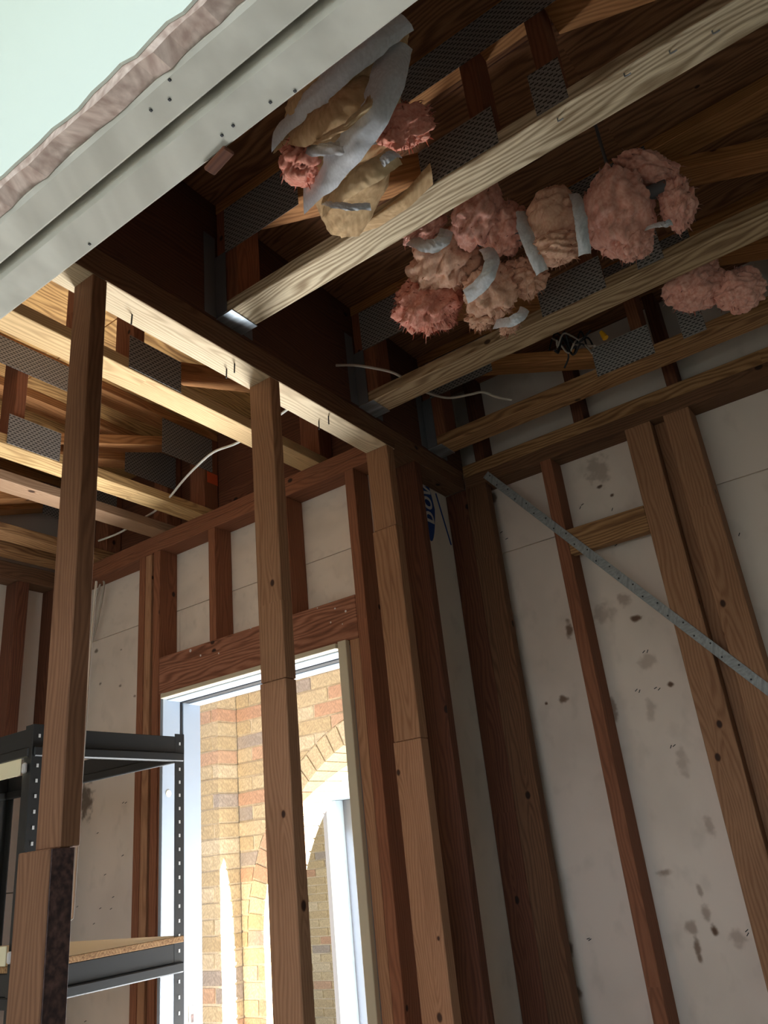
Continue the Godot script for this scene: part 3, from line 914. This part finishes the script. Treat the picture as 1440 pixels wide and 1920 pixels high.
func exterior() -> void:
	var Y := CAM_Y
	var t := structure("ground", "pale concrete paving outside the doorway", "paving")
	box(t, "paving", M.concrete, -14.0, 8.0, -1.55, -1.43, 2.16, 16.0, 0, 0.002)
	# porch side wall with its corner
	var xr := -3.22
	var w1 := structure("wall_porch", "yellow brick porch wall with a projecting corner", "wall")
	box(w1, "mortar_bed", M.mortar, -4.6, xr - 0.006, -1.43, 1.95, 3.066, 3.40, 0, 0.001)
	brick_wall(w1, [PackedVector2Array([Vector2(-3.9, Y - 1.0), Vector2(xr, Y - 1.0), Vector2(xr, Y + 1.5), Vector2(-3.9, Y + 1.5)])], 3.06, Rect2(-3.93, Y - 1.0, 0.75, 2.5), 0.138, false, 1.0)
	# arcade wall with a round arch
	var w2 := structure("wall_arch", "yellow brick wall with a round arch and sunlit reveal", "wall")
	var cx := -2.14
	var cy := Y - 0.34
	var rad := 0.93
	var poly := PackedVector2Array([Vector2(xr + 0.001, Y - 1.43), Vector2(xr + 0.001, Y + 1.95), Vector2(3.5, Y + 1.95), Vector2(3.5, Y - 1.43), Vector2(cx + rad + 0.006, Y - 1.43)])
	for i in 33:
		var a := PI * i / 32.0
		poly.append(Vector2(cx + (rad + 0.006) * cos(a), cy + (rad + 0.006) * sin(a)))
	poly.append(Vector2(cx - rad - 0.006, Y - 1.43))
	part(w2, "mortar_bed", extrude(poly, 3.206, 3.474), M.mortar, Vector3(0, 0, -3.206))
	# field of bricks outside the arch ring
	var field := PackedVector2Array([Vector2(xr + 0.003, cy), Vector2(xr + 0.003, Y + 1.5), Vector2(-1.25, Y + 1.5), Vector2(-1.25, cy + 0.6)])
	var ring := rad + 0.115
	for i in 25:
		var a := lerpf(0.55, PI, i / 24.0)
		field.append(Vector2(cx + ring * cos(a), cy + ring * sin(a)))
	brick_wall(w2, [field], 3.20, Rect2(xr, Y - 1.0, 2.0, 2.5), 0.03, true, 1.0)
	var jamb := PackedVector2Array([Vector2(xr + 0.003, Y - 1.0), Vector2(cx - rad, Y - 1.0), Vector2(cx - rad, cy - 0.006), Vector2(xr + 0.003, cy - 0.006)])
	brick_wall(w2, [jamb], 3.20, Rect2(xr, Y - 1.0, 0.2, 0.7), 0.282, true, 1.0)
	var nv := 42
	for i in nv:
		var a0 := PI * (i + 0.07) / nv
		var a1 := PI * (i + 0.93) / nv
		if a0 < 0.5:
			continue
		var q := PackedVector2Array()
		for s in [[rad, a0], [rad, a1], [rad + 0.105, a1], [rad + 0.105, a0]]:
			q.append(Vector2(cx + s[0] * cos(s[1]), cy + s[0] * sin(s[1])))
		var c := (q[0] + q[1] + q[2] + q[3]) / 4.0
		part(w2, "arch_brick", extrude(q, 3.198, 3.482, c), M.bricks[brick_tone()], Vector3(c.x, c.y, -3.198))
	# far brick wall seen through the arch
	var w3 := structure("wall_far", "distant pinkish brick wall seen through the arch", "wall")
	box(w3, "mortar_bed", M.mortar, -8.0, 0.5, -1.43, 1.6, 6.508, 6.8, 0, 0.001)
	brick_wall(w3, [PackedVector2Array([Vector2(-5.9, Y - 1.43), Vector2(-4.3, Y - 1.43), Vector2(-4.3, Y + 0.9), Vector2(-5.9, Y + 0.9)])], 6.50, Rect2(-5.95, Y - 1.43, 1.7, 2.3), 0.03, false, 1.0)
	# porch column and beam beyond the arch
	var col := thing("porch_column", "pale blue white metal porch column with flanges beyond the arch", "column", V(-3.6, -1.43, 4.5))
	box(col, "shaft", M.column, -3.655, -3.572, -1.43, 0.384, 4.46, 4.60)
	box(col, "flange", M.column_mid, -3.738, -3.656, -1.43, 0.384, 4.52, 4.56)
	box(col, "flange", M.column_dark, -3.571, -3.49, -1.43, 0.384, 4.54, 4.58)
	var rf := thing("added_porch_roof", "unseen flat roof added to shade the metal column beyond the arch", "roof", V(-5.0, 0.95, 5.0))  # unseen slab, put in to keep the sun off the column
	box(rf, "deck", M.white_metal, -8.0, -2.75, 0.95, 1.05, 3.9, 6.49)
	var bm := thing("porch_beam", "white porch beam resting on the metal column", "beam", V(-3.4, 0.38, 4.5))
	box(bm, "beam", M.column, -3.70, -1.2, 0.385, 0.70, 4.40, 4.66)

func shelving() -> void:
	var t := thing("shelving_rack", "black steel boltless shelving rack beside the doorway", "shelving rack", V(-2.4, -1.40, 1.46))
	var x1 := -1.95
	var x0 := -2.90
	var dn := 1.205
	var df := 1.712
	for q in [[x1, dn, -1, 1], [x1, df, -1, -1], [x0, dn, 1, 1], [x0, df, 1, -1]]:
		var x: float = q[0]
		var d: float = q[1]
		box(t, "upright", M.rack, x, x + q[2] * 0.0022, -1.40, 0.410, d, d + q[3] * 0.036, 1, 0.0004)
		box(t, "upright", M.rack, x + q[2] * 0.0024, x + q[2] * 0.036, -1.40, 0.410, d, d + q[3] * 0.0022, 1, 0.0004)
	# keyhole slots of the two uprights in view, glints painted in as pale colour
	for q in [[x1, df, -1.0], [x1, dn, 1.0]]:
		var y := 0.385
		while y > -1.3:
			box(t, "slot", M.slot, q[0] + 0.0002, q[0] + 0.0008, y - 0.009, y, q[1] + q[2] * 0.015, q[1] + q[2] * 0.021, 1, 0.0001)
			y -= 0.0375
	for lev in [0.328, -0.236]:
		var beam := func(xa: float, xb: float, da: float, db: float, y: float) -> void:
			# stepped beam: upper web, rolled ridge, lower lip
			var bm := box(t, "beam", M.rack, xa, xb, y + 0.026, y + 0.074, da, db, -1, 0.0015)
			var ix := 0.006 if absf(xb - xa) < 0.05 else 0.0
			var idd := 0.006 if absf(db - da) < 0.05 else 0.0
			box(bm, "beam_lip", M.rack, xa + ix * 0.2, xb + ix, y, y + 0.0255, da - idd, db - idd * 0.2, -1, 0.003)
		beam.call(x1 - 0.012, x1 - 0.0005, dn + 0.004, df - 0.004, lev)
		beam.call(x0 + 0.0005, x0 + 0.012, dn + 0.004, df - 0.004, lev)
		beam.call(x0 + 0.014, x1 - 0.014, dn + 0.0025, dn + 0.014, lev)
		beam.call(x0 + 0.014, x1 - 0.014, df - 0.014, df - 0.0025, lev)
	var sb := box(t, "shelf_board", M.particle, x0 + 0.004, x1 + 0.002, -0.1615, -0.146, dn + 0.003, df - 0.003, 0, 0.001)
	box(sb, "board_face", M.board_top, x0 + 0.006, x1, -0.1458, -0.1446, dn + 0.005, df - 0.005, 0, 0.0003)
	for y in [0.284, -0.145]:
		var s := thing("edge_strip", "cream strip clipped along the %s beam of the shelving rack" % ("upper" if y > 0 else "lower"), "strip", V(-2.4, y, dn))
		box(s, "strip", M.cream, x0 + 0.05, x1 - 0.028, y, y + 0.042, dn - 0.012, dn - 0.0085, 0, 0.002)
		box(s, "clip", M.letter, x1 - 0.025, x1 - 0.011, y + 0.004, y + 0.03, dn - 0.012, dn - 0.001, 1, 0.004)

# ------------------------------------------------------------------ wrapped duct between header and first truss
func wrapped_duct() -> void:
	var path := [at_d(668, 40, 0.90), at_d(648, 150, 0.94), at_d(642, 250, 0.99), at_d(650, 340, 1.05), at_d(646, 440, 1.11)]
	var rad := [0.104, 0.115, 0.114, 0.090, 0.030]
	var t := thing("wrapped_duct", "duct elbow wrapped in kraft faced insulation and silver tape", "duct", path[2])
	var n := FastNoiseLite.new()
	n.seed = 90
	n.frequency = 1.0
	n.fractal_octaves = 4
	var at := func(s: float) -> Vector3:
		s = clampf(s, 0.0, 3.999)
		var i := int(s)
		var f := s - i
		var p0: Vector3 = path[maxi(i - 1, 0)]
		var p3: Vector3 = path[mini(i + 2, 4)]
		return (path[i] as Vector3).cubic_interpolate(path[i + 1], p0, p3, f)
	var rr := func(s: float) -> float:
		s = clampf(s, 0.0, 3.999)
		var i := int(s)
		return lerpf(rad[i], rad[i + 1], s - i)
	# frame: side points away from the header, so that ang 0 is the side that faces the floor and the eye
	var surf := func(s: float, ang: float, off: float, wrinkle: float) -> Vector3:
		var c: Vector3 = at.call(s)
		var T: Vector3 = (at.call(s + 0.05) - at.call(s - 0.05)).normalized()
		var eye := (Vector3(0, CAM_Y, 0) - c).normalized()
		var nn := (eye - T * eye.dot(T)).normalized()
		var bb := T.cross(nn)
		var r: float = rr.call(s) * (1.0 + 0.07 * n.get_noise_2d(s * 2.2 + 3.0, ang * 1.2)) + off
		r += wrinkle * n.get_noise_2d(s * 16.0 + ang * 7.0, ang * 3.0)
		return c + nn * cos(ang) * r + bb * sin(ang) * r
	var sheet := func(called: String, m: Material, fs: Callable, na: int, nh: int, a0: float, a1: float, off: float, wr: float, closed: bool) -> void:
		# fs(u) -> [s centre, half width]
		var st := SurfaceTool.new()
		st.begin(Mesh.PRIMITIVE_TRIANGLES)
		st.set_smooth_group(0)
		var o: Vector3 = path[2]
		for layer in (1 if closed else 2):
			var g := []
			for i in na + 1:
				var u := float(i) / na
				var q: Array = fs.call(u)
				var line := []
				for j in nh + 1:
					var hh := lerpf(-1, 1, float(j) / nh)
					var edge := 0.006 * n.get_noise_2d(u * 9.0 + 5.0 * signf(hh), 3.0) * absf(hh)
					var s: float = q[0] + q[1] * hh + edge * 4.0
					var lift: float = off * (1.0 - 0.6 * hh * hh) - 0.0015 * layer
					line.append(surf.call(s, lerpf(a0, a1, u), lift, wr) - o)
				g.append(line)
			for i in na:
				for j in nh:
					var q := [g[i][j], g[i + 1][j], g[i + 1][j + 1], g[i][j + 1]]
					for k in ([0, 1, 2, 0, 2, 3] if layer == 0 else [0, 2, 1, 0, 3, 2]):
						st.add_vertex(q[k])
		st.generate_normals()
		part(t, called, st.commit(), m, o)
	sheet.call("kraft_sleeve", M.kraft, func(_u): return [2.0, 2.0], 48, 60, -PI, PI, 0.0, 0.006, true)
	ribbon(t, "tape_band", M.tape, [[506, 246, 0.905], [556, 210, 0.872], [606, 168, 0.860], [655, 120, 0.858], [705, 70, 0.862], [760, 10, 0.875]], 0.9, 24, 31)
	ribbon(t, "tape_band", M.tape, [[540, 262, 0.935], [590, 282, 0.910], [645, 272, 0.908], [700, 236, 0.920]], 0.9, 13, 32)
	ribbon(t, "kraft_wrap", M.kraft, [[524, 246, 0.915], [568, 244, 0.888], [622, 218, 0.876], [672, 176, 0.874], [700, 132, 0.885]], 0.9, 33, 33)
	ribbon(t, "kraft_hem", M.kraft_pale, [[545, 262, 0.910], [600, 262, 0.885], [650, 236, 0.872], [690, 190, 0.874], [704, 130, 0.885]], 0.9, 7, 34)
	ribbon(t, "tape_band", M.tape, [[566, 356, 0.975], [612, 324, 0.945], [658, 276, 0.922], [700, 216, 0.908], [728, 140, 0.900], [745, 60, 0.900]], 0.9, 33, 35)
	ribbon(t, "kraft_wrap", M.kraft_pale, [[604, 372, 1.000], [652, 350, 0.975], [700, 316, 0.962], [742, 272, 0.965]], 0.9, 22, 36)
	ribbon(t, "tape_band", M.tape, [[694, 318, 0.972], [726, 296, 0.968], [748, 270, 0.975]], 0.9, 10, 37)
	ribbon(t, "tape_band", M.tape, [[598, 366, 1.010], [624, 384, 0.995], [656, 385, 0.990], [694, 370, 0.995]], 0.9, 7, 38)
	lump(t, "insulation_patch", M.pink_red, 574, 302, 0.948, 50, 44, 50, 0.2, 401, 0.2, 0.5)
	lump(t, "insulation_flap", M.pink_red, 758, 236, 1.00, 58, 40, 26, 0.25, 402, 0.25, 0.45, 0.15)
	# loose kraft sheet curling down on to the truss
	var st := SurfaceTool.new()
	st.begin(Mesh.PRIMITIVE_TRIANGLES)
	st.set_smooth_group(0)
	var rowsA := [[at_d(632, 436, 1.150), at_d(690, 414, 1.165), at_d(748, 372, 1.170), at_d(806, 306, 1.165)], [at_d(640, 447, 1.200), at_d(706, 428, 1.203), at_d(766, 390, 1.203), at_d(812, 346, 1.200)]]
	for layer in 2:
		var g := []
		for i in 25:
			var u := i / 24.0 * 3.0
			var k := mini(int(u), 2)
			var line := []
			for j in 7:
				var a: Vector3 = (rowsA[0][k] as Vector3).lerp(rowsA[0][k + 1], u - k)
				var b: Vector3 = (rowsA[1][k] as Vector3).lerp(rowsA[1][k + 1], u - k)
				var p := a.lerp(b, j / 6.0) + (-FWD) * (0.012 * sin(PI * j / 6.0) + 0.004 * n.get_noise_2d(u * 3.0, j * 0.7) + 0.0015 * layer)
				line.append(p - path[2])
			g.append(line)
		for i in 24:
			for j in 6:
				var q := [g[i][j], g[i + 1][j], g[i + 1][j + 1], g[i][j + 1]]
				for kk in ([0, 1, 2, 0, 2, 3] if layer == 0 else [0, 2, 1, 0, 3, 2]):
					st.add_vertex(q[kk])
	st.generate_normals()
	part(t, "kraft_flap", st.commit(), M.kraft, path[2])

func pink_insulation() -> void:
	var a := thing("insulated_pipe_run", "pipe run wrapped in ragged pink fibreglass and silver tape between two weathered trusses", "insulation", at_d(860, 500, 1.58))
	lump(a, "wool", M.pink_tan, 835, 490, 1.56, 72, 56, 60, 0.5, 501, 0.3, 0.45)
	lump(a, "wool", M.pink_red, 805, 570, 1.60, 66, 52, 50, 0.5, 502, 0.4, 0.35, 0.9)
	lump(a, "wool", M.pink, 895, 400, 1.50, 44, 64, 44, -0.35, 503, 0.3, 0.3)
	lump(a, "wool", M.pink, 795, 428, 1.46, 46, 22, 30, 0.5, 504, 0.3, 0.5)
	lump(a, "wool", M.pink_tan, 925, 545, 1.62, 56, 46, 46, 0.4, 505, 0.4, 0.4)
	lump(a, "wool", M.pink_tan, 985, 520, 1.66, 40, 36, 36, 0.2, 506, 0.45, 0.45, 0.2)
	lump(a, "wool", M.pink, 945, 430, 1.56, 44, 50, 40, 0.0, 508, 0.35, 0.3)
	lump(a, "wool", M.pink_tan, 905, 595, 1.66, 30, 22, 26, 0.3, 507, 0.5, 0.4, 0.2)
	lump(a, "wool", M.pink_tan, 955, 614, 1.70, 20, 12, 16, 0.5, 509, 0.4, 0.4)
	lump(a, "wool", M.pink_tan, 1040, 424, 1.56, 54, 72, 56, 0.05, 521, 0.12, 0.22)
	lump(a, "wool", M.pink_tan, 1046, 466, 1.54, 48, 30, 44, 0.1, 522, 0.25, 0.5)
	lump(a, "wool", M.pink, 1160, 398, 1.58, 64, 84, 60, 0.12, 531, 0.28, 0.3)
	lump(a, "wool", M.pink, 1215, 325, 1.60, 62, 34, 44, -0.35, 532, 0.35, 0.35)
	lump(a, "wool", M.pink, 1270, 382, 1.62, 30, 48, 36, 0.25, 533, 0.35, 0.4, 0.2)
	lump(a, "wool", M.pink, 1188, 455, 1.60, 34, 34, 30, 0.3, 534, 0.35, 0.4)
	ribbon(a, "tape_band", M.tape, [[772, 440], [792, 459], [815, 462], [832, 447], [840, 420]], 1.405, 13, 11)
	ribbon(a, "tape_band", M.tape, [[916, 455], [924, 488], [916, 515], [899, 536], [876, 548]], 1.475, 14, 12)
	ribbon(a, "tape_band", M.tape, [[932, 600], [956, 604], [977, 593], [990, 570]], 1.575, 10, 13)
	ribbon(a, "tape_band", M.tape, [[986, 385], [983, 422], [992, 455], [1008, 482], [1024, 500]], 1.490, 13, 14)
	ribbon(a, "tape_band", M.tape, [[1086, 350], [1086, 395], [1093, 435], [1106, 466]], 1.485, 12, 15)
	ribbon(a, "tape_band", M.tape, [[1222, 416], [1248, 421], [1272, 404]], 1.55, 6, 16)
	var core := []
	for q in [[845, 455, 1.56], [900, 450, 1.56], [970, 440, 1.57], [1050, 420, 1.57], [1160, 385, 1.58], [1250, 350, 1.60]]:
		core.append(at_d(q[0], q[1], q[2]))
	part(a, "pipe", tube_mesh(core, 0.018, 10), M.hanger_dark, Vector3.ZERO)
	for k in [1, 4]:
		var top: Vector3 = core[k]
		part(a, "pipe_hanger", tube_mesh([top, Vector3(top.x, YT + CAM_Y, top.z)], 0.004, 6, false), M.hanger_dark, Vector3.ZERO)
	var d := thing("insulation_bundle", "dim pink fibreglass bundle stuffed between the two trusses by the strapped wall", "insulation", at_d(1305, 535, 2.02))
	lump(d, "wool", M.pink, 1302, 538, 2.02, 56, 44, 44, 0.3, 541, 0.25, 0.4)
	lump(d, "wool", M.pink, 1385, 545, 2.06, 46, 40, 40, 0.0, 542, 0.3, 0.3)
	lump(d, "wool", M.pink, 1310, 495, 2.02, 34, 26, 30, 0.2, 543, 0.3, 0.3)

func cables() -> void:
	var pts := []
	for q in [[560, 752, 1.68], [500, 795, 1.71], [445, 830, 1.74], [400, 848, 1.75], [365, 878, 1.78], [340, 905, 1.82], [318, 932, 1.85], [292, 957, 1.95], [268, 972, 1.97], [240, 990, 1.985], [215, 1003, 1.985], [185, 1014, 1.985]]:
		pts.append(at_d(q[0], q[1], q[2]))
	var o := part(self, "electrical_cable", tube_mesh(pts, 0.0044), M.cable, Vector3.ZERO)
	tag(o, "white electrical cable looping through the trusses over the doorway", "cable")
	pts = []
	for q in [[630, 685, 1.718], [665, 685, 1.74], [700, 690, 1.77], [740, 700, 1.80], [775, 722, 1.93], [800, 736, 2.06], [840, 746, 2.10], [880, 740, 2.12], [905, 735, 2.14], [930, 744, 2.16], [960, 750, 2.18]]:
		pts.append(at_d(q[0], q[1], q[2]))
	o = part(self, "electrical_cable", tube_mesh(pts, 0.0044), M.cable_grey, Vector3.ZERO)
	tag(o, "grey electrical cable drooping from the rim board past the second truss", "cable")
	for k in 2:
		pts = []
		for q in ([[183, 1082], [189, 1090], [183, 1110], [176, 1135], [172, 1165], [171, 1200]] if k == 0 else [[186, 1084], [195, 1092], [192, 1120], [186, 1150], [180, 1178], [172, 1205]]):
			pts.append(at_d(q[0], q[1], 2.088 - 0.014 * k))
		o = part(self, "hanging_wire", tube_mesh(pts, 0.0045), M.cable_grey, Vector3.ZERO)
		tag(o, "thin pale wire hanging from the plate corner beside the partition stud", "wire", "pale wires at the plate corner")
	pts = []
	for q in [[177, 1090], [168, 1200], [156, 1370], [147, 1500], [138, 1640], [132, 1722], [127, 1726]]:
		pts.append(at_x(q[0] + 3.5, q[1], -1.322))
	o = part(self, "cord", tube_mesh(pts, 0.0022), M.cable, Vector3.ZERO)
	tag(o, "thin white cord running down the spliced partition stud", "cord")

func small_things() -> void:
	# diagonal galvanised strap let in across the strapped wall
	var p := V(-1.150, 1.285, 2.4865)
	var q := V(-0.400, 0.322, 2.4865)
	var dirv := (q - p).normalized()
	var e := q + dirv * 1.1
	var t := thing("brace_strap", "galvanised steel strap running diagonally across the wall studs", "strap", p)
	var sp := strut(t, "strap", M.zinc_dull, p, e, Vector3(0, 0, 1), 0.0016, 0.030)
	var len := p.distance_to(e)
	var s := 0.02
	while s < len:
		var c := p + dirv * s + Vector3(dirv.y, -dirv.x, 0) * (0.006 if int(s * 20) % 2 else -0.006)
		part(sp, "nail_hole", block(Vector3(0.005, 0.005, 0.001), 0, 0.0003), M.wire, c + Vector3(0, 0, 0.0012))
		s += 0.05
	# bent nails in the truss undersides and plates
	for a in [[1045, 222, 1.34], [1170, 138, 1.34], [1255, 95, 1.34], [1335, 58, 1.34]]:
		var c := at_y(a[0], a[1], a[2])
		var o := part(self, "bent_nail", tube_mesh([Vector3(0, 0.004, 0), Vector3(0, -0.008, 0), Vector3(0.012, -0.013, 0.004)], 0.0016, 6), M.zinc, c)
		tag(o, "bent nail sticking out of the pale weathered truss", "nail", "bent nails in the pale truss")
	for a in [[248, 590, 1.256], [440, 682, 1.256], [425, 692, 1.256], [598, 790, 1.256], [616, 780, 1.256]]:
		var c := at_y(a[0], a[1], a[2])
		var o := part(self, "protruding_nail", tube_mesh([Vector3(0, 0.004, 0), Vector3(0, -0.030, 0.002)], 0.0020, 6), M.wire, c)
		tag(o, "dark nail sticking down from the brightly lit partition plate", "nail", "nails under the partition plate")
	# wiring tangle and yellow wire nut by the last truss
	var w := thing("wiring_tangle", "tangle of dark wires with a yellow connector above the truss by the strapped wall", "wiring", at_d(1080, 640, 2.16))
	var r := RandomNumberGenerator.new()
	r.seed = 12
	for i in 6:
		var pts := []
		for k in 6:
			pts.append(at_d(1036 + k * 14 + r.randf_range(-10, 10), 640 + r.randf_range(-22, 26), 2.14 + r.randf_range(-0.04, 0.04)))
		part(w, "wire", tube_mesh(pts, 0.003, 6), M.wire if i % 3 else M.cable_grey, Vector3.ZERO)
	part(w, "wire", tube_mesh([at_d(1062, 650, 2.16), at_d(1066, 670, 2.17), at_d(1058, 690, 2.18)], 0.003, 6), M.wire, Vector3.ZERO)
	var nut := CylinderMesh.new()
	nut.top_radius = 0.006
	nut.bottom_radius = 0.010
	nut.height = 0.03
	part(w, "wire_nut", nut, M.yellow, at_d(1131, 628, 2.16), Basis(Vector3(0, 0, 1), 0.3))
